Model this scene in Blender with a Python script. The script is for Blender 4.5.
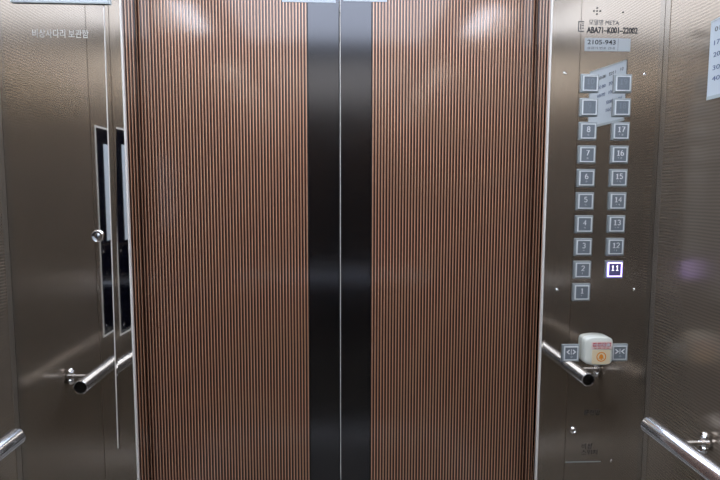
import bpy, bmesh, math, random
from mathutils import Vector, Matrix, Euler
random.seed(3)
sc = bpy.context.scene
for o in list(bpy.data.objects):
    bpy.data.objects.remove(o)
COL = sc.collection
R = math.radians

# ------------------------------------------------------------------ camera
CAM = Vector((-0.0121, -1.1577, 1.40))
yaw, pitch, roll, FPX = 0.0472, 0.0918, 0.0021, 534.75
cd = bpy.data.cameras.new('camera'); cam = bpy.data.objects.new('camera', cd); COL.objects.link(cam)
cd.sensor_width = 36.0; cd.lens = FPX / 720.0 * 36.0; cd.clip_start = 0.02; cd.clip_end = 30
fw = Vector((math.sin(yaw) * math.cos(pitch), math.cos(yaw) * math.cos(pitch), -math.sin(pitch)))
rt = Vector((math.cos(yaw), -math.sin(yaw), 0.0)); up = rt.cross(fw)
r2 = rt * math.cos(roll) + up * math.sin(roll); u2 = -rt * math.sin(roll) + up * math.cos(roll)
m = Matrix((( r2.x, u2.x, -fw.x), (r2.y, u2.y, -fw.y), (r2.z, u2.z, -fw.z)))
cam.rotation_euler = m.to_euler(); cam.location = CAM
sc.camera = cam
# ------------------------------------------------------------------ light level
LIGHT = 21.0           # emission of the round-ended lamps
PANEL = 5.4            # emission of the milky fill panel added on the ceiling
w = bpy.data.worlds.new('dark_shaft'); sc.world = w; w.use_nodes = True
w.node_tree.nodes['Background'].inputs[0].default_value = (0.02, 0.02, 0.025, 1)
w.node_tree.nodes['Background'].inputs[1].default_value = 0.3
sc.view_settings.view_transform = 'Standard'
sc.view_settings.look = 'None'
sc.view_settings.exposure = 0.0
sc.view_settings.gamma = 1.0
sc.view_settings.use_curve_mapping = False
sc.cycles.use_denoising = True
sc.cycles.max_bounces = 12
sc.cycles.glossy_bounces = 8
sc.cycles.sample_clamp_indirect = 6.0

# ------------------------------------------------------------------ materials
def lin(c):
    return tuple(((v / 255.0) / 12.92 if v / 255.0 <= 0.04045 else ((v / 255.0 + 0.055) / 1.055) ** 2.4) for v in c) + (1.0,)

def mat(name, rgb, metal=0.0, rough=0.5, emit=None, es=0.0, trans=0.0, spec=0.5, coat=0.0, aniso=0.0, alpha=1.0, ior=1.45):
    mt = bpy.data.materials.new(name); mt.use_nodes = True
    b = mt.node_tree.nodes['Principled BSDF']
    b.inputs['Base Color'].default_value = lin(rgb)
    b.inputs['Metallic'].default_value = metal
    b.inputs['Roughness'].default_value = rough
    b.inputs['Specular IOR Level'].default_value = spec
    b.inputs['Transmission Weight'].default_value = trans
    b.inputs['Coat Weight'].default_value = coat
    b.inputs['Coat Roughness'].default_value = 0.11
    b.inputs['IOR'].default_value = ior
    b.inputs['Anisotropic'].default_value = aniso
    if emit:
        b.inputs['Emission Color'].default_value = lin(emit)
        b.inputs['Emission Strength'].default_value = es
    # slight natural variation of the finish, so no surface is perfectly flat in colour
    nt = mt.node_tree
    tc = nt.nodes.new('ShaderNodeTexCoord'); nz = nt.nodes.new('ShaderNodeTexNoise')
    nz.inputs['Scale'].default_value = 6.0; nz.inputs['Detail'].default_value = 3.0
    mx = nt.nodes.new('ShaderNodeMixRGB'); mx.blend_type = 'MULTIPLY'; mx.inputs[0].default_value = 0.10
    mx.inputs[1].default_value = lin(rgb)
    nt.links.new(tc.outputs['Object'], nz.inputs['Vector'])
    nt.links.new(nz.outputs['Fac'], mx.inputs[2])
    nt.links.new(mx.outputs[0], b.inputs['Base Color'])
    return mt

def steel_sheet(name, rgb, rough, emboss, ripple=0.0, metal=0.7):
    """bronze etched sheet: embossed fine wavy lines running almost level"""
    mt = mat(name, rgb, metal=metal, rough=rough)
    nt = mt.node_tree; b = nt.nodes['Principled BSDF']
    tc = nt.nodes.new('ShaderNodeTexCoord')
    mp = nt.nodes.new('ShaderNodeMapping'); mp.inputs['Scale'].default_value = (1.0, 1.0, 1.0)
    mp.inputs['Rotation'].default_value = (R(0), R(0), 0)
    wv = nt.nodes.new('ShaderNodeTexWave'); wv.wave_type = 'BANDS'; wv.bands_direction = 'Z'
    wv.inputs['Scale'].default_value = 1.0 / 0.0066 / 20 * 2 * math.pi * 1.0
    wv.inputs['Distortion'].default_value = 2.2
    wv.inputs['Detail'].default_value = 1.0
    wv.inputs['Detail Scale'].default_value = 0.35
    nt.links.new(tc.outputs['Object'], mp.inputs['Vector'])
    nt.links.new(mp.outputs[0], wv.inputs['Vector'])
    bp = nt.nodes.new('ShaderNodeBump'); bp.inputs['Strength'].default_value = emboss
    bp.inputs['Distance'].default_value = 0.0006
    nt.links.new(wv.outputs['Fac'], bp.inputs['Height'])
    nt.links.new(bp.outputs[0], b.inputs['Normal'])
    if ripple:
        mr = nt.nodes.new('ShaderNodeMapRange')
        mr.inputs['To Min'].default_value = 1.0 - ripple; mr.inputs['To Max'].default_value = 1.0
        nt.links.new(wv.outputs['Fac'], mr.inputs['Value'])
        mx = nt.nodes.new('ShaderNodeMixRGB'); mx.blend_type = 'MULTIPLY'; mx.inputs[0].default_value = 1.0
        src = b.inputs['Base Color'].links[0].from_socket
        nt.links.new(src, mx.inputs[1]); nt.links.new(mr.outputs[0], mx.inputs[2])
        nt.links.new(mx.outputs[0], b.inputs['Base Color'])
    return mt

M = {}
M['side'] = steel_sheet('etched_bronze_steel', (166, 152, 136), 0.24, 0.01, 0.26)
M['back'] = steel_sheet('back_bronze_steel', (180, 169, 154), 0.12, 0.01, 0.04, 1.0)
M['mirror'] = mat('polished_bronze_steel', (224, 222, 219), metal=1.0, rough=0.03)
M['cornerstrip'] = mat('smooth_bronze_strip', (150, 140, 128), metal=0.7, rough=0.25)
M['gap'] = mat('shadow_gap', (25, 23, 22), rough=0.7)
M['edge'] = mat('bright_steel_edge', (236, 232, 226), metal=0.15, rough=0.4)
M['chrome'] = mat('brushed_chrome', (240, 245, 254), metal=0.95, rough=0.12)
M['chrome2'] = mat('bright_chrome', (235, 236, 238), metal=1.0, rough=0.08)
M['dark_hole'] = mat('dark_cavity', (18, 17, 17), rough=0.5)
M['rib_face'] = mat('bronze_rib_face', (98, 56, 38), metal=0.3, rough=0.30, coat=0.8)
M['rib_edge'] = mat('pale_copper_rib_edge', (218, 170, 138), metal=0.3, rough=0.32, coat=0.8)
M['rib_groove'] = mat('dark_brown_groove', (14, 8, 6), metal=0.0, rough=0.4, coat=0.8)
M['black_steel'] = mat('black_mirror_steel', (84, 84, 87), metal=0.95, rough=0.14)
M['rubber'] = mat('black_rubber', (20, 21, 23), rough=0.6)
M['ceiling'] = mat('ceiling_panel_grey', (176, 184, 192), metal=0.2, rough=0.4)
M['lamp'] = mat('ceiling_diffuser', (240, 245, 250), rough=0.5, emit=(232, 240, 255), es=LIGHT)
M['fill_wide'] = mat('milky_fill_diffuser', (235, 240, 246), rough=0.5, emit=(222, 233, 252), es=PANEL)
M['lampframe'] = mat('white_lamp_frame', (225, 226, 228), rough=0.4)
M['glass_black'] = mat('black_glass', (7, 9, 20), rough=0.08, spec=0.15)
M['paper'] = mat('white_paper', (206, 215, 222), rough=0.7)
M['sleeve'] = mat('clear_plastic_sleeve', (186, 196, 198), rough=0.25)
M['ink'] = mat('dark_ink', (34, 33, 36), rough=0.6)
M['inkgrey'] = mat('grey_ink', (88, 86, 86), rough=0.6)
M['inkblue'] = mat('blue_ink', (74, 90, 128), rough=0.6)
M['etch'] = mat('frosted_white_print', (204, 202, 197), rough=0.6)
M['silver_label'] = mat('silver_label_film', (174, 180, 184), metal=0.2, rough=0.4)
M['btn_plate'] = mat('button_plate_steel', (158, 165, 168), metal=0.5, rough=0.35)
M['btn_ring'] = mat('button_ring_translucent', (226, 230, 232), metal=0.1, rough=0.35)
M['btn_cap'] = mat('button_cap_steel', (128, 136, 144), metal=0.4, rough=0.4)
M['btn_num'] = mat('button_numeral_white', (238, 240, 242), rough=0.5)
M['btn_dim'] = mat('glare_washed_and_unlit_marking', (142, 150, 158), metal=0.4, rough=0.4)  # greyed near the cap: glare painted into upper numerals; also lit button's braille
M['lit_ring'] = mat('lit_violet_ring', (230, 220, 255), rough=0.4, emit=(172, 150, 255), es=4.0)
M['lit_num'] = mat('lit_white_numeral', (255, 255, 255), rough=0.4, emit=(250, 246, 255), es=1.1)
M['lit_cap'] = mat('lit_violet_cap', (104, 98, 134), metal=0.3, rough=0.35, emit=(92, 84, 170), es=0.12)
M['milky'] = mat('milky_plastic_cover', (222, 224, 214), rough=0.25, coat=0.4)
M['stk_pink'] = mat('pale_pink_sticker', (228, 208, 202), rough=0.45)
M['stk_yellow'] = mat('pale_yellow_sticker', (226, 210, 176), rough=0.45)
M['red'] = mat('red_print', (196, 62, 62), rough=0.5)
M['orange'] = mat('orange_print', (226, 140, 40), rough=0.5)
M['floor_light'] = mat('light_grey_stone', (222, 220, 214), rough=0.2)
M['floor_dark'] = mat('dark_grey_stone', (140, 137, 131), rough=0.22)
M['aluminium'] = mat('grooved_aluminium', (150, 150, 150), metal=0.9, rough=0.35)

# ------------------------------------------------------------------ helpers
def link(name, me, mats, parent=None, loc=None):
    o = bpy.data.objects.new(name, me); COL.objects.link(o)
    for k in (mats if isinstance(mats, (list, tuple)) else [mats]):
        if len(me.materials) < 16: me.materials.append(M[k])
    if parent is not None:
        o.parent = parent
        wl = world_loc(parent)
        me.transform(Matrix.Translation(-wl))
    elif loc is not None:
        me.transform(Matrix.Translation(-Vector(loc))); o.location = loc
    return o

def world_loc(o):
    v = Vector(o.location)
    while o.parent is not None:
        o = o.parent; v = v + Vector(o.location)
    return v

def from_bm(name, bm, mats, parent=None, loc=None, smooth=False):
    bmesh.ops.recalc_face_normals(bm, faces=bm.faces[:])
    me = bpy.data.meshes.new(name); bm.to_mesh(me); bm.free()
    if smooth:
        for p in me.polygons: p.use_smooth = True
        try: me.set_sharp_from_angle(angle=R(35))
        except Exception: pass
    return link(name, me, mats, parent, loc)

def add_box(bm, lo, hi, bev=0.0, mi=0, seg=2):
    x0, y0, z0 = lo; x1, y1, z1 = hi
    v = [bm.verts.new(p) for p in ((x0,y0,z0),(x1,y0,z0),(x1,y1,z0),(x0,y1,z0),(x0,y0,z1),(x1,y0,z1),(x1,y1,z1),(x0,y1,z1))]
    fs = [bm.faces.new([v[i] for i in q]) for q in ((0,3,2,1),(4,5,6,7),(0,1,5,4),(1,2,6,5),(2,3,7,6),(3,0,4,7))]
    for f in fs: f.material_index = mi
    if bev > 0:
        es = list({e for f in fs for e in f.edges})
        r = bmesh.ops.bevel(bm, geom=es, offset=bev, segments=seg, affect='EDGES', profile=0.5)
        for f in r['faces']: f.material_index = mi
    return fs

def add_prism(bm, pts, axis, a, b, mi=0):
    """closed outline pts (2D) extruded along axis from a to b"""
    def P(p, t):
        if axis == 'x': return (t, p[0], p[1])
        if axis == 'y': return (p[0], t, p[1])
        return (p[0], p[1], t)
    v0 = [bm.verts.new(P(p, a)) for p in pts]; v1 = [bm.verts.new(P(p, b)) for p in pts]
    n = len(pts)
    fs = [bm.faces.new(v0), bm.faces.new(v1[::-1])]
    for i in range(n):
        fs.append(bm.faces.new((v0[i], v1[i], v1[(i+1) % n], v0[(i+1) % n])))
    for f in fs: f.material_index = mi
    return fs

def add_lathe(bm, prof, origin, axis, n=32, mi=0, cap0=True, cap1=True):
    """prof: list of (radius, distance along axis)"""
    ax = Vector(axis).normalized(); t = Vector((0,0,1)) if abs(ax.z) < 0.9 else Vector((1,0,0))
    u = ax.cross(t).normalized(); v = ax.cross(u); o = Vector(origin); rings = []
    for r, d in prof:
        rings.append([bm.verts.new(o + ax*d + (u*math.cos(2*math.pi*i/n) + v*math.sin(2*math.pi*i/n))*max(r, 1e-5)) for i in range(n)])
    for a, b in zip(rings, rings[1:]):
        for i in range(n):
            f = bm.faces.new((a[i], a[(i+1)%n], b[(i+1)%n], b[i])); f.material_index = mi
    if cap0: f = bm.faces.new(rings[0][::-1]); f.material_index = mi
    if cap1: f = bm.faces.new(rings[-1]); f.material_index = mi

def add_ellipsoid(bm, c, r, rot=None, n=16):
    g = bmesh.ops.create_uvsphere(bm, u_segments=n, v_segments=n//2, radius=1.0)
    mt = Matrix.Translation(Vector(c)) @ (rot.to_matrix().to_4x4() if rot else Matrix.Identity(4)) @ Matrix.Diagonal((r[0], r[1], r[2], 1))
    bmesh.ops.transform(bm, matrix=mt, verts=g['verts'])

def rounded_rect(cx, cy, hx, hy, r, n=6):
    pts = []
    for sx, sy, a0 in ((1,1,0),(-1,1,90),(-1,-1,180),(1,-1,270)):
        for k in range(n+1):
            a = R(a0 + 90*k/n); pts.append((cx + sx*(hx-r) + r*math.cos(a), cy + sy*(hy-r) + r*math.sin(a)))
    return pts

def thing(name, label, cat, loc, group=None):
    o = bpy.data.objects.new(name, None); COL.objects.link(o); o.location = loc; o.empty_display_size = 0.05
    o['label'] = label; o['category'] = cat
    if group: o['group'] = group
    return o

def tag(o, label, cat, group=None):
    o['label'] = label; o['category'] = cat
    if group: o['group'] = group
    return o

def struct(o):
    o['kind'] = 'structure'; return o

FACE = {'front': (0.0, Vector((1,0,0)), Vector((0,-1,0))), 'left': (R(90), Vector((0,1,0)), Vector((1,0,0))),
        'right': (R(-90), Vector((0,-1,0)), Vector((-1,0,0)))}

def text(name, s, centre, size, material, parent, face='front', bold=0.0, depth=0.0004, shear=0.0):
    """lettering fitted into size=(width, height) and standing on a face; s may hold several lines"""
    cu = bpy.data.curves.new(name, 'FONT'); cu.body = s; cu.size = 1.0; cu.align_x = 'LEFT'
    cu.extrude = 0.01; cu.offset = bold; cu.resolution_u = 3; cu.space_line = 1.05; cu.shear = shear
    to = bpy.data.objects.new('tmp_text', cu); COL.objects.link(to)
    dg = bpy.context.evaluated_depsgraph_get(); dg.update()
    me = bpy.data.meshes.new_from_object(to.evaluated_get(dg)); me.name = name
    bpy.data.objects.remove(to); bpy.data.curves.remove(cu); me.materials.clear()
    xs = [v.co.x for v in me.vertices]; ys = [v.co.y for v in me.vertices]
    x0, x1, y0, y1 = min(xs), max(xs), min(ys), max(ys)
    sy = size[1]/(y1-y0); sx = size[0]/(x1-x0) if size[0] else sy*1.12
    rz, right, nrm = FACE[face]; c = Vector(centre)
    for v in me.vertices:
        a = (v.co.x-(x0+x1)/2)*sx; b = (v.co.y-(y0+y1)/2)*sy; d = (0.5 if v.co.z > 0 else -0.5)*depth
        v.co = c + right*a + Vector((0,0,1))*b + nrm*d
    return link(name, me, material, parent)

# ================================================================== THE CABIN
W = 0.70; BACK = -1.65; CEIL = 2.17; DOOR = 0.093; JAMB = 0.45
# floor: stone slab with a light border round a darker field
bm = bmesh.new()
add_box(bm, (-W-0.03, BACK-0.03, -0.03), (W+0.03, 0.0, -0.002), mi=0)
for lo, hi in (((-W,BACK,-0.002),(W,BACK+0.13,0.0)), ((-W,-0.13,-0.002),(W,0.0,0.0)), ((-W,BACK+0.133,-0.002),(-W+0.13,-0.133,0.0)), ((W-0.13,BACK+0.133,-0.002),(W,-0.133,0.0))):
    add_box(bm, lo, hi, mi=1)
add_box(bm, (-W+0.133, BACK+0.133, -0.002), (W-0.133, -0.133, 0.0), mi=2)
struct(from_bm('floor', bm, ['gap','floor_light','floor_dark']))
bm = bmesh.new(); add_box(bm, (-W-0.03, BACK-0.03, CEIL), (W+0.03, 0.30, CEIL+0.03)); 
struct(from_bm('ceiling', bm, 'ceiling'))
# side walls: etched sheets with narrow dark joints
def side_wall(name, s):
    bm = bmesh.new()
    xo = s*(W+0.03); xi = s*(W+0.0025); xf = s*W
    add_box(bm, (min(xo,xi), BACK-0.03, 0.0), (max(xo,xi), 0.10, CEIL), mi=1)
    ys = [BACK, -1.235, -0.8205, -0.406, 0.0]
    for a, b in zip(ys, ys[1:]):
        add_box(bm, (min(xi,xf), a+0.0012, 0.0), (max(xi,xf), b-0.0012, CEIL), bev=0.0008, mi=0, seg=1)
    return struct(from_bm(name, bm, ['side','gap']))
side_wall('wall_left', -1); side_wall('wall_right', 1)
bm = bmesh.new(); add_box(bm, (-W, BACK-0.03, 0.0), (W, BACK-0.0025, CEIL), mi=1)
for a, b in ((-W, -0.2345), (-0.2345, 0.2345), (0.2345, W)):
    add_box(bm, (a+0.0012, BACK-0.0025, 0.0), (b-0.0012, BACK, CEIL), bev=0.0008, mi=0, seg=1)
struct(from_bm('wall_back', bm, ['back','gap']))
for nm, lo, hi in (('baseboard_left', (-W, BACK+0.012, 0), (-W+0.008, -0.002, 0.045)), ('baseboard_right', (W-0.008, BACK+0.012, 0), (W, -0.002, 0.045)), ('baseboard_back', (-W, BACK, 0), (W, BACK+0.01, 0.045))):
    bm = bmesh.new(); add_box(bm, lo, hi, bev=0.002); struct(from_bm(nm, bm, 'chrome'))

for nm, s in (('trim_5', -1), ('trim_6', 1)):
    bm = bmesh.new(); add_box(bm, (min(s*W, s*(W-0.0012)), -0.018, 0.0451), (max(s*W, s*(W-0.0012)), -0.0008, CEIL-0.001), bev=0.0003, seg=1)
    struct(from_bm(nm, bm, 'cornerstrip'))
# front wall either side of the door opening
LZ = 0.833      # where the locker door ends
def slant(z, zt, xt, zb, xb): return xt + (xb-xt)*(zt-z)/(zt-zb)
XL = lambda z: slant(z, 1.7677, -0.4835, 0.8332, -0.4914)
XR = lambda z: slant(z, 1.7842, 0.4636, 1.1577, 0.4548)
TOP = 2.09; CB = 0.62
bm = bmesh.new()
add_box(bm, (-W, 0.020, 0.0), (-JAMB, 0.078, TOP))                       # body and jamb face
add_box(bm, (-W, 0.0, 0.0), (-JAMB, 0.0198, LZ-0.0004))                  # lower plate
def strip(bm, x_in, x_out_t, x_out_b, zb, zt, lift):
    s = 1 if x_in > 0 else -1
    pts = [(x_out_b, 0.0, zb), (x_in, -lift, zb), (x_in, -lift, zt), (x_out_t, 0.0, zt)]
    f = [bm.verts.new(p) for p in pts]; b = [bm.verts.new((p[0], 0.0198, p[2])) for p in pts]
    bm.faces.new(f); bm.faces.new(b[::-1])
    for i in range(4): bm.faces.new((f[i], b[i], b[(i+1)%4], f[(i+1)%4]))
strip(bm, -JAMB, XL(TOP)+0.001, XL(LZ)+0.001, LZ, TOP, 0.0019)
struct(from_bm('wall_front_left', bm, 'mirror'))
bm = bmesh.new()
add_box(bm, (JAMB, 0.020, 0.0), (W, 0.078, TOP))
add_box(bm, (JAMB, 0.0, 0.0), (W, 0.0198, CB-0.0006))
strip(bm, JAMB, XR(TOP)-0.0006, XR(CB)-0.0006, CB, TOP, 0.0002)
struct(from_bm('wall_front_right', bm, 'mirror'))
bm = bmesh.new(); add_box(bm, (-W, 0.0, TOP), (W, 0.078, CEIL)); struct(from_bm('wall_front_top', bm, 'mirror'))
# bright polished edges of the opening
for nm, s in (('trim_1', -1), ('trim_2', 1)):
    bm = bmesh.new()
    a = s*(JAMB+0.0012); b = s*(JAMB-0.0028)
    add_box(bm, (min(a,b), -0.0048, 0.0), (max(a,b), 0.0035, TOP), bev=0.0010, seg=2)
    struct(from_bm(nm, bm, 'edge'))
# light joint beside the locker door
bm = bmesh.new()
hw = 0.0007
vs = [(XL(LZ)-hw, LZ), (XL(LZ)+hw, LZ), (XL(TOP)+hw, TOP), (XL(TOP)-hw, TOP)]
add_prism(bm, vs, 'y', -0.0012, 0.004); struct(from_bm('trim_3', bm, 'edge'))
bm = bmesh.new(); add_box(bm, (-JAMB, 0.0, -0.03), (JAMB, 0.30, -0.001))
for k in range(5): add_box(bm, (-JAMB, 0.105+0.02*k, -0.001), (JAMB, 0.113+0.02*k, 0.003))
struct(from_bm('trim_4', bm, 'aluminium'))
# landing side beyond the doors, closes the shaft gap
bm = bmesh.new(); add_box(bm, (-W-0.03, 0.19, 0.0), (W+0.03, 0.21, CEIL)); struct(from_bm('wall_landing', bm, 'gap'))

# ------------------------------------------------------------------ the two door leaves
PITCH = 0.0071
def leaf(name, s):
    e = bpy.data.objects.new(name, None); COL.objects.link(e); e.location = (s*0.24, DOOR+0.015, 0.0); e['kind'] = 'structure'
    x_in = 0.0018; x_st = 0.0725; x_out = 0.515; z0, z1 = 0.006, 2.105
    bm = bmesh.new()
    a, b = s*x_in, s*x_out
    add_box(bm, (min(a,b), DOOR+0.0035, z0), (max(a,b), DOOR+0.032, z1))
    from_bm('door_core', bm, 'rubber', e)
    bm = bmesh.new(); a, b = s*x_in, s*x_st
    add_box(bm, (min(a,b), DOOR, z0), (max(a,b), DOOR+0.0034, z1), bev=0.0008)
    from_bm('dark_stile', bm, 'black_steel', e)
    # fluted sheet: one continuous folded profile
    bm = bmesh.new(); prof = []; mis = []
    n = int((x_out-x_st-0.001)/PITCH)
    y = DOOR
    pts = []
    for k in range(n):
        x = x_st + 0.0006 + k*PITCH
        # groove floor | dark flank | pale nosing | bronze face | flank
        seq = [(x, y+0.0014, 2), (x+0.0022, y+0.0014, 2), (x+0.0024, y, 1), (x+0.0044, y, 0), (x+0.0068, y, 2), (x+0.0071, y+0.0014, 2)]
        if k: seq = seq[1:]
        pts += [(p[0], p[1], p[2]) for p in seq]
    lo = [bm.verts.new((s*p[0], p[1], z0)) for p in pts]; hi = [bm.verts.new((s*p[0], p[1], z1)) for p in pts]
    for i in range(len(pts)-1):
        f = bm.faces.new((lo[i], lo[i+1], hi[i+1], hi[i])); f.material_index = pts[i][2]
    me = bpy.data.meshes.new('fluted_panel'); bm.normal_update()
    for f in bm.faces:
        if f.normal.y > 0: f.normal_flip()
    bm.to_mesh(me); bm.free()
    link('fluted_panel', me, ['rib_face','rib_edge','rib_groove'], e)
    bm = bmesh.new(); a, b = s*0.0003, s*0.0017
    add_box(bm, (min(a,b), DOOR+0.0012, z0), (max(a,b), DOOR+0.030, z1))
    from_bm('meeting_edge', bm, 'edge' if s > 0 else 'rubber', e)
leaf('door_1', -1); leaf('door_2', 1)

# ------------------------------------------------------------------ ceiling lights
def ceiling_light(cx, cy, label):
    t = thing('ceiling_light', label, 'ceiling light', (cx, cy, CEIL-0.016), 'long round-ended ceiling lights')
    s = 1 if cx > 0 else -1
    pts = rounded_rect(cx, cy, 0.055, 0.205, 0.054, 10)
    bm = bmesh.new(); add_prism(bm, pts, 'z', CEIL-0.016, CEIL)
    from_bm('frame', bm, 'lampframe', t)
    pts = rounded_rect(cx, cy, 0.052, 0.200, 0.051, 10)
    bm = bmesh.new(); add_prism(bm, pts, 'z', CEIL-0.019, CEIL-0.0162)
    from_bm('diffuser', bm, 'lamp', t)
ceiling_light(-0.6445, -1.10, 'long white ceiling light at the rear left, mirrored on the left door leaf')
ceiling_light(0.6445, -1.10, 'long white ceiling light at the rear right, mirrored on the right door leaf')
ceiling_light(-0.6445, -0.42, 'unseen long white ceiling light added at the front left, nearest the locker door')  # unseen front pair, added to light the front of the cabin
ceiling_light(0.6445, -0.42, 'unseen long white ceiling light added at the front right, nearest the button panel')

t = thing('ceiling_fill_light', 'wide milky glowing panel added in the middle of the ceiling as fill light', 'ceiling light', (0, -0.79, CEIL-0.014))  # added fill panel, brightens the whole cabin softly
bm = bmesh.new(); add_prism(bm, rounded_rect(0, -0.79, 0.46, 0.66, 0.03), 'z', CEIL-0.014, CEIL); from_bm('frame', bm, 'lampframe', t)
bm = bmesh.new(); add_prism(bm, rounded_rect(0, -0.79, 0.445, 0.645, 0.02), 'z', CEIL-0.017, CEIL-0.0142); from_bm('diffuser', bm, 'fill_wide', t)

# ------------------------------------------------------------------ emergency ladder locker
t = thing('ladder_locker_door', 'tall polished bronze steel locker door with faint Korean lettering, left of the doors', 'locker door', (-0.59, 0.01, LZ))
bm = bmesh.new()
vs = [(-W+0.0006, LZ), (XL(LZ)-hw-0.0002, LZ), (XL(TOP)-hw-0.0002, TOP-0.0006), (-W+0.0006, TOP-0.0006)]
add_prism(bm, vs, 'y', 0.0, 0.0198); from_bm('door_panel', bm, 'mirror', t)
text('lettering', '비상사다리 보관함', (-0.5727, -0.0003, 1.7195), (0.112, 0.0165), 'etch', t)
bm = bmesh.new()
add_lathe(bm, [(0.0135,0.0),(0.0135,0.003),(0.0118,0.006),(0.0112,0.0062),(0.0105,0.0045),(0.006,0.0040),(0.0055,0.0055),(0.0,0.006)], (-0.515, 0.0, 1.3031), (0,-1,0), 32, cap0=True, cap1=False)
lk = from_bm('lock', bm, 'chrome2', t, smooth=True)
bm = bmesh.new(); add_box(bm, (-0.5158, -0.0067, 1.2995), (-0.5142, -0.0058, 1.3067)); from_bm('keyhole', bm, 'dark_hole', lk)

# ------------------------------------------------------------------ button panel
t = thing('elevator_control_panel', 'tall bronze steel control panel with two columns of square floor buttons', 'control panel', (0.58, 0.01, CB))
bm = bmesh.new()
vs = [(XR(CB), CB), (W-0.0006, CB), (W-0.0006, TOP-0.0006), (XR(TOP), TOP-0.0006)]
add_prism(bm, vs, 'y', 0.0, 0.0198); from_bm('faceplate', bm, 'mirror', t)

def button(x, z, name='floor_button', lit=False):
    h = 0.0198
    bm = bmesh.new()
    add_box(bm, (x-h, -0.0040, z-h), (x+h, 0.0, z+h), bev=0.0012)
    b = from_bm(name, bm, 'btn_plate', t)
    bm = bmesh.new(); o, i = 0.0160, 0.0139
    for lo, hi in (((x-o,z-o),(x+o,z-i)), ((x-o,z+i),(x+o,z+o)), ((x-o,z-i),(x-i,z+i)), ((x+i,z-i),(x+o,z+i))):
        add_box(bm, (lo[0], -0.0066, lo[1]), (hi[0], -0.0039, hi[1]))
    from_bm('ring', bm, 'lit_ring' if lit else 'btn_ring', b)
    bm = bmesh.new(); add_box(bm, (x-i+0.0002, -0.0060, z-i+0.0002), (x+i-0.0002, -0.0039, z+i-0.0002), bev=0.0004, seg=1)
    from_bm('cap', bm, 'lit_cap' if lit else 'btn_cap', b)
    return b
BR = {'1':(1,), '2':(1,3), '3':(1,2), '4':(1,2,4), '5':(1,4), '6':(1,3,2), '7':(1,3,2,4), '8':(1,3,4), '9':(3,2), '0':(3,2,4)}
def braille(s, x, z, mk, b):
    bm = bmesh.new(); x -= (len(s)-1)*0.0028
    for ch in s:
        for d in BR[ch]:
            dx = 0.0 if d in (1, 3) else 0.0019; dz = 0.0 if d in (1, 2) else -0.0019
            add_ellipsoid(bm, (x+dx-0.0009, -0.0060, z+dz), (0.0007, 0.0005, 0.0007), n=8)
        x += 0.0056
    from_bm('braille', bm, mk, b)
def arc(cx, cy, rx, ry, a0, a1, n=10):
    return [(cx+rx*math.cos(R(a0+(a1-a0)*k/n)), cy+ry*math.sin(R(a0+(a1-a0)*k/n))) for k in range(n+1)]
DIG = {
 '0': [arc(.3,.5,.27,.46,0,360,20)],
 '1': [[(.10,.80),(.32,.95),(.32,.05)], [(.08,.05),(.56,.05)]],
 '2': [arc(.3,.70,.25,.26,165,-30,10)+[(.06,.05),(.56,.05)]],
 '3': [arc(.29,.72,.24,.24,150,-90,10), arc(.29,.27,.27,.23,90,-150,10)],
 '4': [[(.42,.03),(.42,.95),(.04,.32),(.58,.32)]],
 '5': [[(.52,.95),(.12,.95),(.10,.55)]+arc(.28,.33,.27,.28,110,-150,12)],
 '6': [arc(.30,.30,.25,.26,0,360,16), arc(.46,.40,.42,.56,105,190,8)],
 '7': [[(.05,.95),(.55,.95),(.22,.03)]],
 '8': [arc(.3,.73,.22,.22,0,360,16), arc(.3,.27,.26,.24,0,360,16)],
 '9': [arc(.30,.70,.25,.26,0,360,16), arc(.14,.60,.42,.56,-75,10,8)],
}
def stroke(bm, pts, wd, y0, y1):
    n = len(pts); L = []; Rr = []
    closed = (abs(pts[0][0]-pts[-1][0]) + abs(pts[0][1]-pts[-1][1])) < 1e-7
    for i in range(n):
        if closed and i in (0, n-1): a, b = pts[n-2], pts[1]
        else: a, b = pts[max(i-1,0)], pts[min(i+1,n-1)]
        d = Vector((b[0]-a[0], b[1]-a[1])).normalized(); nn = Vector((-d.y, d.x))*wd/2
        if 0 < i < n-1:
            d1 = Vector((pts[i][0]-pts[i-1][0], pts[i][1]-pts[i-1][1])).normalized()
            nn = nn / max(0.55, abs(d1.dot(d)))
        L.append((pts[i][0]+nn.x, pts[i][1]+nn.y)); Rr.append((pts[i][0]-nn.x, pts[i][1]-nn.y))
    q = [[bm.verts.new((p[0], y, p[1])) for p in lst] for lst, y in ((L,y1),(Rr,y1),(Rr,y0),(L,y0))]
    for i in range(n-1):
        for a, b in ((0,1),(1,2),(2,3),(3,0)):
            bm.faces.new((q[a][i], q[a][i+1], q[b][i+1], q[b][i]))
def numeral(s, x, z, lit, dim, b):
    mk = 'lit_num' if lit else ('btn_dim' if dim else 'btn_num')
    bm = bmesh.new(); hh = 0.0118; ww = 0.0118; adv = 0.0088
    adv = 0.0100 if s == '11' else adv
    x0 = x - adv*(len(s)-1)/2 - 0.3*ww; z0 = z + 0.0038 - hh/2
    for k, ch in enumerate(s):
        for st in DIG[ch]:
            stroke(bm, [(x0+k*adv+px*ww, z0+pz*hh) for px, pz in st], (0.0013 if lit else 0.0016), -0.0060, -0.0064)
    from_bm('numeral', bm, mk, b)
    braille(s, x, z-0.0068, 'btn_dim' if lit else mk, b)
for k in range(10):
    x, z = 0.5380, 1.1752+0.0507*k
    b = button(x, z); numeral(str(k+1), x, z, False, k >= 8, b)
for k in range(9):
    x, z = 0.6108, 1.2262+0.0507*k
    lit = (k == 0); b = button(x, z, lit=lit); numeral(str(k+11), x, z, lit, k >= 7, b)
    if lit: b['label'] = 'lit floor button glowing violet'
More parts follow.
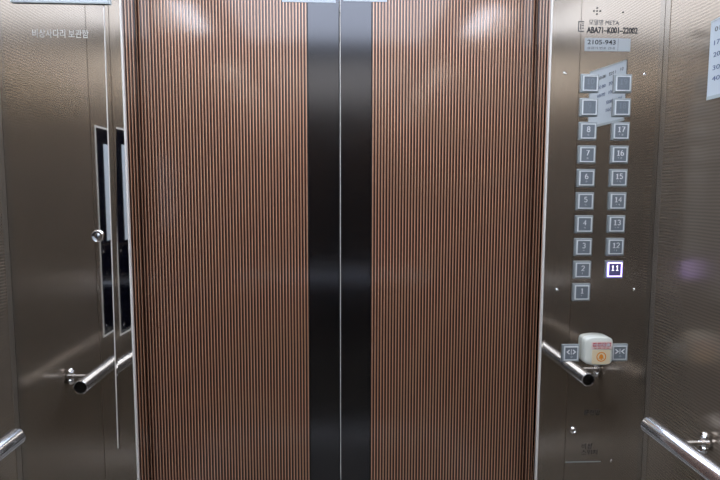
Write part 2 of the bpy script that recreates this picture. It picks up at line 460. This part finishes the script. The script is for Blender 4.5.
# door open and close
def arrow_button(x, z, name, close):
    b = button(x, z, name)
    bm = bmesh.new()
    add_box(bm, (x-0.0007, -0.0064, z-0.0025), (x+0.0007, -0.0060, z+0.0095))
    for s in (-1, 1):
        if close: tri = [(x+s*0.0020, z+0.0035), (x+s*0.0092, z+0.0092), (x+s*0.0114, z+0.0080), (x+s*0.0062, z+0.0035), (x+s*0.0114, z-0.0010), (x+s*0.0092, z-0.0022)]
        else: tri = [(x+s*0.0114, z+0.0035), (x+s*0.0050, z+0.0092), (x+s*0.0030, z+0.0076), (x+s*0.0072, z+0.0035), (x+s*0.0030, z-0.0006), (x+s*0.0050, z-0.0022)]
        add_prism(bm, tri, 'y', -0.0064, -0.0060)
    from_bm('symbol', bm, 'btn_num', b)
    bm = bmesh.new()
    for dx, dz in ((0,0),(0.0022,-0.0018),(0.004,0),(0.0022,0.0018)):
        add_ellipsoid(bm, (x-0.001+dx, -0.0060, z-0.0078+dz), (0.0007,0.0005,0.0007), n=8)
    from_bm('braille', bm, 'btn_num', b)
arrow_button(0.5188, 1.0362, 'door_open_button', False)
arrow_button(0.6310, 1.0362, 'door_close_button', True)

# emergency call button under a bulging milky cover
def bulge(cx, cz, hw, hz, y0, y1, n=17):
    """barrel outline (arched top and bottom) with a cushioned front"""
    bm = bmesh.new(); rings = []
    out = []
    for k in range(n*4):
        a = 2*math.pi*(k+0.5)/(n*4); c, s_ = math.cos(a), math.sin(a)
        p = 9.0; r = (abs(c)**p + abs(s_)**p) ** (-1/p)
        x, z = c*r, s_*r
        out.append((x*hw, (z*(1.0 + 0.0) * hz) * (1 - 0.13*x*x)))
    for sc_, y in ((1.0, y0), (1.0, y0+(y1-y0)*0.72), (0.985, y0+(y1-y0)*0.88), (0.955, y0+(y1-y0)*0.96), (0.91, y1), (0.5, y1-0.0008), (0.02, y1-0.0010)):
        rings.append([bm.verts.new((cx+x*sc_, y, cz+z*sc_)) for x, z in out])
    N = len(out)
    for a, b in zip(rings, rings[1:]):
        for i in range(N): bm.faces.new((a[i], a[(i+1)%N], b[(i+1)%N], b[i]))
    bm.faces.new(rings[0][::-1]); bm.faces.new(rings[-1])
    return bm
ex, ez = 0.5762, 1.0447
cv = from_bm('emergency_button_cover', bulge(ex, ez, 0.0315, 0.0330, 0.0, -0.020), 'milky', t, smooth=True)
cv['label'] = 'milky white bulging cover with red print and orange bell'
bm = bmesh.new(); add_prism(bm, rounded_rect(ex+0.0045, ez+0.0135, 0.0235, 0.0085, 0.002), 'y', -0.0217, -0.0205); from_bm('pink_sticker', bm, 'stk_pink', cv)
bm = bmesh.new(); add_prism(bm, rounded_rect(ex+0.0035, ez-0.0125, 0.0205, 0.0160, 0.003), 'y', -0.0217, -0.0205); from_bm('yellow_sticker', bm, 'stk_yellow', cv)
bm = bmesh.new()
for k in range(4): add_prism(bm, rounded_rect(ex-0.0115+0.0105*k, ez+0.0158, 0.0046, 0.0042, 0.0012, 3), 'y', -0.0222, -0.0216)
from_bm('red_squares', bm, 'red', cv)
text('lettering', '비상호출', (ex+0.0043, -0.0224, ez+0.0158), (0.0385, 0.0064), 'paper', cv, bold=0.01)
text('small_lettering', '누르세요', (ex+0.0043, -0.0219, ez+0.0078), (0.036, 0.0036), 'red', cv)
bm = bmesh.new()   # orange bell in a ring
N = 28; cx, cz = ex+0.0040, ez-0.0120
ro, ri = 0.0110, 0.0090
a = [[bm.verts.new((cx+r*math.cos(2*math.pi*i/N), y, cz+r*math.sin(2*math.pi*i/N))) for i in range(N)] for r, y in ((ro,-0.0216),(ro,-0.0222),(ri,-0.0222),(ri,-0.0216))]
for p, q in zip(a, a[1:]):
    for i in range(N): bm.faces.new((p[i], p[(i+1)%N], q[(i+1)%N], q[i]))
bell = [(-0.0065,-0.0040),(-0.0048,-0.0020),(-0.0042,0.0020),(-0.0025,0.0050),(0,0.0062),(0.0025,0.0050),(0.0042,0.0020),(0.0048,-0.0020),(0.0065,-0.0040)]
add_prism(bm, [(cx+p[0], cz+p[1]) for p in bell], 'y', -0.0222, -0.0216)
add_prism(bm, [(cx+0.0018*math.cos(R(30*i)), cz-0.0057+0.0015*math.sin(R(30*i))) for i in range(12)], 'y', -0.0222, -0.0216)
from_bm('bell_symbol', bm, 'orange', cv)

# print, intercom holes, screws, switch box
def disc(bm, x, z, r, y0=0.0, y1=-0.0004, n=14): add_lathe(bm, [(r, 0.0), (r, y0-y1)], (x, y0, z), (0,-1,0), n)
bm = bmesh.new()
for dx, dz in ((0,0.0062),(-0.0068,0),(0.0068,0),(0,-0.0062),(0.0,0.0)): disc(bm, 0.5487+dx, 1.7835+dz, 0.0019)
from_bm('speaker_holes', bm, 'dark_hole', t)
bm = bmesh.new(); disc(bm, 0.6056, 1.7820, 0.0018); from_bm('microphone_hole', bm, 'dark_hole', t)
text('lettering', '모델명 META', (0.5650, -0.0003, 1.7603), (0.066, 0.0115), 'inkgrey', t)
text('code_lettering', 'ABA71–K001–22002', (0.5836, -0.0003, 1.7440), (0.1120, 0.0135), 'ink', t, bold=0.028)
bm = bmesh.new()
zc, xc = 1.7510, 0.5153
for lo, hi in (((-0.0065,-0.011),(-0.0045,0.011)), ((-0.0045,0.009),(0.0065,0.011)), ((-0.0045,-0.011),(0.0065,-0.009)), ((-0.002,-0.006),(0.0,0.006)), ((0.002,-0.0045),(0.0065,-0.0025)), ((0.002,0.001),(0.006,0.003)), ((0.002,0.0048),(0.006,0.0062))):
    add_box(bm, (xc+lo[0], -0.0004, zc+lo[1]), (xc+hi[0], 0.0, zc+hi[1]))
from_bm('certification_mark', bm, 'inkgrey', t)
def screw(x, z, r=0.0034, face='front', X=None, parent=None, mk='chrome2'):
    bm = bmesh.new()
    if face == 'front': add_lathe(bm, [(r,0),(r*0.95,0.0008),(r*0.6,0.0015),(r*0.15,0.0012)], (x, 0, z), (0,-1,0), 16)
    else: add_lathe(bm, [(r,0),(r*0.95,0.0008),(r*0.6,0.0015),(r*0.15,0.0012)], (X, x, z), (1,0,0), 16)
    from_bm('screw', bm, mk, parent or t, smooth=True)
for x, z in ((0.4838,1.6530),(0.6600,1.6528),(0.4838,1.1800),(0.6608,1.1800),(0.6269,0.7780)): screw(x, z)
bm = bmesh.new(); add_lathe(bm, [(0.0075,0),(0.0070,0.003),(0.0050,0.0045),(0.0035,0.003),(0.0,0.003)], (0.5329,0,0.8544), (0,-1,0), 24, cap1=False)
kl = from_bm('key_switch', bm, 'chrome2', t, smooth=True)
bm = bmesh.new(); add_box(bm, (0.5322,-0.0042,0.8512), (0.5336,-0.0031,0.8576)); from_bm('keyhole', bm, 'dark_hole', kl)
text('switch_lettering', '운전반', (0.5756, -0.0003, 0.8960), (0.038, 0.0125), 'ink', t, bold=0.01)
text('switch_lettering', '비상\n스위치', (0.5730, -0.0003, 0.8080), (0.038, 0.028), 'ink', t)
bm = bmesh.new(); add_box(bm, (0.5180,-0.0010,0.7768), (0.6010,0.0,0.7782)); from_bm('switch_box_lip', bm, 'btn_plate', t)

# silver number label stuck over the buttons
lb = thing('serial_label', 'small silver label reading 2105-943 above the top floor buttons', 'label', (0.5749, 0.0, 1.7005))
bm = bmesh.new(); add_box(bm, (0.5247,-0.0008,1.7003), (0.6250,-0.00005,1.7272), bev=0.0002, seg=1); from_bm('label_film', bm, 'silver_label', lb)
text('lettering', '2105-943', (0.5610, -0.0010, 1.7188), (0.062, 0.0098), 'ink', lb, bold=0.01)
text('small_lettering', '승강기 번호 안내', (0.5600, -0.0010, 1.7065), (0.060, 0.0052), 'inkgrey', lb)
bm = bmesh.new(); add_box(bm, (0.5972,-0.0011,1.7012),(0.5978,-0.0008,1.7265)); from_bm('divider', bm, 'inkgrey', lb)

# ------------------------------------------------------------------ handrails
def handrail_side(s, name_label):
    xr = s*0.6295; zr = 0.9237; y0, y1 = -0.130, -1.50; r = 0.0175
    t = thing('handrail', name_label, 'handrail', (xr, (y0+y1)/2, zr), 'chrome cabin handrails')
    bm = bmesh.new()
    add_lathe(bm, [(0.0148,0.03),(0.0148,0.0005),(0.0160,0.0),(r,0.0012),(r,y0-y1-0.0012),(0.016,y0-y1),(0.0148,y0-y1-0.0005),(0.0148,y0-y1-0.03)], (xr,y0,zr), (0,-1,0), 40, cap0=False, cap1=False)
    from_bm('rail', bm, 'chrome', t, smooth=True)
    for d in (0.004, y0-y1-0.006):
        bm = bmesh.new(); add_lathe(bm, [(0.0147,d),(0.0147,d+0.002)], (xr,y0,zr), (0,-1,0), 32); from_bm('dark_hollow_end', bm, 'dark_hole', t)  # dark disc painting the shade inside the open tube end
    for yb in (-0.211, -0.81, -1.40):
        bracket(t, (xr, yb, zr), (s,0,0), 0.70-0.6295)
def bracket(t, p, ax, L):
    ax = Vector(ax); p = Vector(p)
    bm = bmesh.new(); add_lathe(bm, [(0.0052,0.014),(0.0052,L)], p, ax, 20); br = from_bm('bracket', bm, 'chrome2', t, smooth=True)
    bm = bmesh.new()
    add_lathe(bm, [(0.0055,L-0.018),(0.0100,L-0.014),(0.0108,L-0.006),(0.0090,L-0.001)], p, ax, 12)
    q = p + ax*(L-0.0092)
    for s in (1, -1):      # two rounded lobes of the casting, above and below the arm
        g = bmesh.ops.create_uvsphere(bm, u_segments=12, v_segments=8, radius=1.0)
        mt = Matrix.Translation(q + Vector((0,0,s*0.0120))) @ Matrix.Diagonal((0.0085, 0.0085, 0.0095, 1))
        bmesh.ops.transform(bm, matrix=mt, verts=g['verts'])
    from_bm('clamp', bm, 'chrome2', br)
handrail_side(-1, 'round chrome handrail along the left wall, its end below the locker door lock')
handrail_side(1, 'round chrome handrail along the right wall beside the button panel')
t = thing('handrail', 'round chrome handrail across the back wall, facing the doors', 'handrail', (0, BACK+0.07, 0.9237), 'chrome cabin handrails')
bm = bmesh.new(); add_lathe(bm, [(0.0148,0.03),(0.0148,0.0005),(0.016,0.0),(0.0175,0.0012),(0.0175,1.0788),(0.016,1.08),(0.0148,1.0795),(0.0148,1.05)], (-0.54,BACK+0.07,0.9237), (1,0,0), 40, cap0=False, cap1=False)
from_bm('rail', bm, 'chrome', t, smooth=True)
for d in (0.004, 1.074):
    bm = bmesh.new(); add_lathe(bm, [(0.0147,d),(0.0147,d+0.002)], (-0.54,BACK+0.07,0.9237), (1,0,0), 32); from_bm('dark_hollow_end', bm, 'dark_hole', t)  # same dark disc for the shade in the hollow ends
for xb in (-0.45, 0.0, 0.45): bracket(t, (xb, BACK+0.07, 0.9237), (0,-1,0), 0.07)

# ------------------------------------------------------------------ black glass panel on the left wall
py0, py1, pz0, pz1 = -1.03, -0.432, 0.964, 1.586
t = thing('display_panel', 'black glass panel in a thin pale frame on the left wall, mirrored beside the doors', 'display panel', (-W, (py0+py1)/2, pz0))
bm = bmesh.new(); f = 0.005
for (a, b), (c, d) in (((py0,pz0),(py1,pz0+f)), ((py0,pz1-f),(py1,pz1)), ((py0,pz0+f),(py0+f,pz1-f)), ((py1-f,pz0+f),(py1,pz1-f))):
    add_box(bm, (-W, a, b), (-W+0.0018, c, d))
from_bm('frame', bm, 'edge', t)
bm = bmesh.new(); add_box(bm, (-W, py0+f, 1.240), (-W+0.0010, py1-f, pz1-f)); from_bm('upper_glass', bm, 'glass_black', t)
bm = bmesh.new(); add_box(bm, (-W, py0+f, pz0+f), (-W+0.0010, py1-f, 1.2375)); from_bm('lower_glass', bm, 'glass_black', t)
for y, z in ((py1-0.024, 1.218), (py1-0.024, pz0+0.030), (py0+0.024, 1.218), (py0+0.024, pz0+0.030)): screw(y, z, 0.0032, 'left', -W+0.001, t)
s = thing('notice_sheet', 'wide white printed sheet on the black glass panel of the left wall', 'sheet', (-W+0.004, -0.735, 1.2485))
bm = bmesh.new(); add_box(bm, (-W+0.0011, -0.99, 1.2485), (-W+0.0016, -0.484, 1.537)); from_bm('paper', bm, 'paper', s)
text('lettering', '안내문', (-W+0.0018, -0.86, 1.505), (0.10, 0.018), 'inkgrey', s, 'left')

# ------------------------------------------------------------------ paper table on the right wall
s = thing('paper_notice', 'white paper with rows of numbers taped to the right wall', 'notice', (W, -0.24, 1.573))
ya, yb = -0.147, -0.335
bm = bmesh.new()
pts = [(ya, 1.5745), (yb, 1.5755), (yb, 1.7290), (ya, 1.7175)]
add_prism(bm, pts, 'x', W-0.0015, W-0.0001); from_bm('paper', bm, 'paper', s)
bm = bmesh.new(); add_box(bm, (W-0.0020, yb, 1.5735), (W-0.0015, ya, 1.5800)); add_box(bm, (W-0.0020, yb, 1.5800), (W-0.0015, yb+0.004, 1.7220))
add_prism(bm, [(ya,1.7195),(yb,1.7310),(yb,1.7275),(ya,1.7160)], 'x', W-0.0021, W-0.0014)
from_bm('clear_tape', bm, 'sleeve', s)
rows = [('01   1103   00:00:07', 1.6985), ('17   1202   08:30', 1.6740), ('20   1301   09:00', 1.6520), ('30   1402', 1.6310), ('40   1501', 1.6110)]
for k, (tx, z) in enumerate(rows):
    wd = [0.150, 0.128, 0.128, 0.078, 0.078][k]
    text('lettering', tx, (W-0.0018, ya-0.012-wd/2, z + (0.003 if k < 3 else 0)), (wd, 0.0085), 'inkblue' if k else 'inkgrey', s, 'right')

# ------------------------------------------------------------------ certificate and stickers (their lower edges show)
s = thing('certificate_frame', 'white certificate in a thin grey frame at the top of the locker door', 'certificate', (-0.568, 0, 1.778))
bm = bmesh.new(); x0, x1, z0, z1 = -0.6665, -0.4700, 1.7785, 1.918; f = 0.0035
for (a, b), (c, d) in (((x0,z0),(x1,z0+f)), ((x0,z1-f),(x1,z1)), ((x0,z0+f),(x0+f,z1-f)), ((x1-f,z0+f),(x1,z1-f))):
    add_box(bm, (a, -0.0055, b), (c, -0.0013, d))
from_bm('frame', bm, 'sleeve', s)
bm = bmesh.new(); add_box(bm, (x0+f, -0.0038, z0+f), (x1-f, -0.0013, z1-f)); from_bm('paper', bm, 'paper', s)
text('lettering', '승강기 검사 합격 증명서', (-0.568, -0.0041, 1.88), (0.15, 0.014), 'ink', s)
for x0, x1, zb, lbl, tx in ((-0.1290,-0.0085,1.8215,'white sticker strip at the top of the left door leaf beside the centre seam','손대지 마세요'), (0.0078,0.1070,1.8255,'white sticker strip at the top of the right door leaf beside the centre seam','기대지 마세요')):
    s = thing('door_sticker', lbl, 'sticker', ((x0+x1)/2, DOOR, zb))
    bm = bmesh.new(); add_box(bm, (x0, DOOR-0.0009, zb), (x1, DOOR-0.0001, zb+0.065)); from_bm('film', bm, 'paper', s)
    text('lettering', tx, ((x0+x1)/2, DOOR-0.0011, zb+0.038), ((x1-x0)*0.8, 0.016), 'red', s)
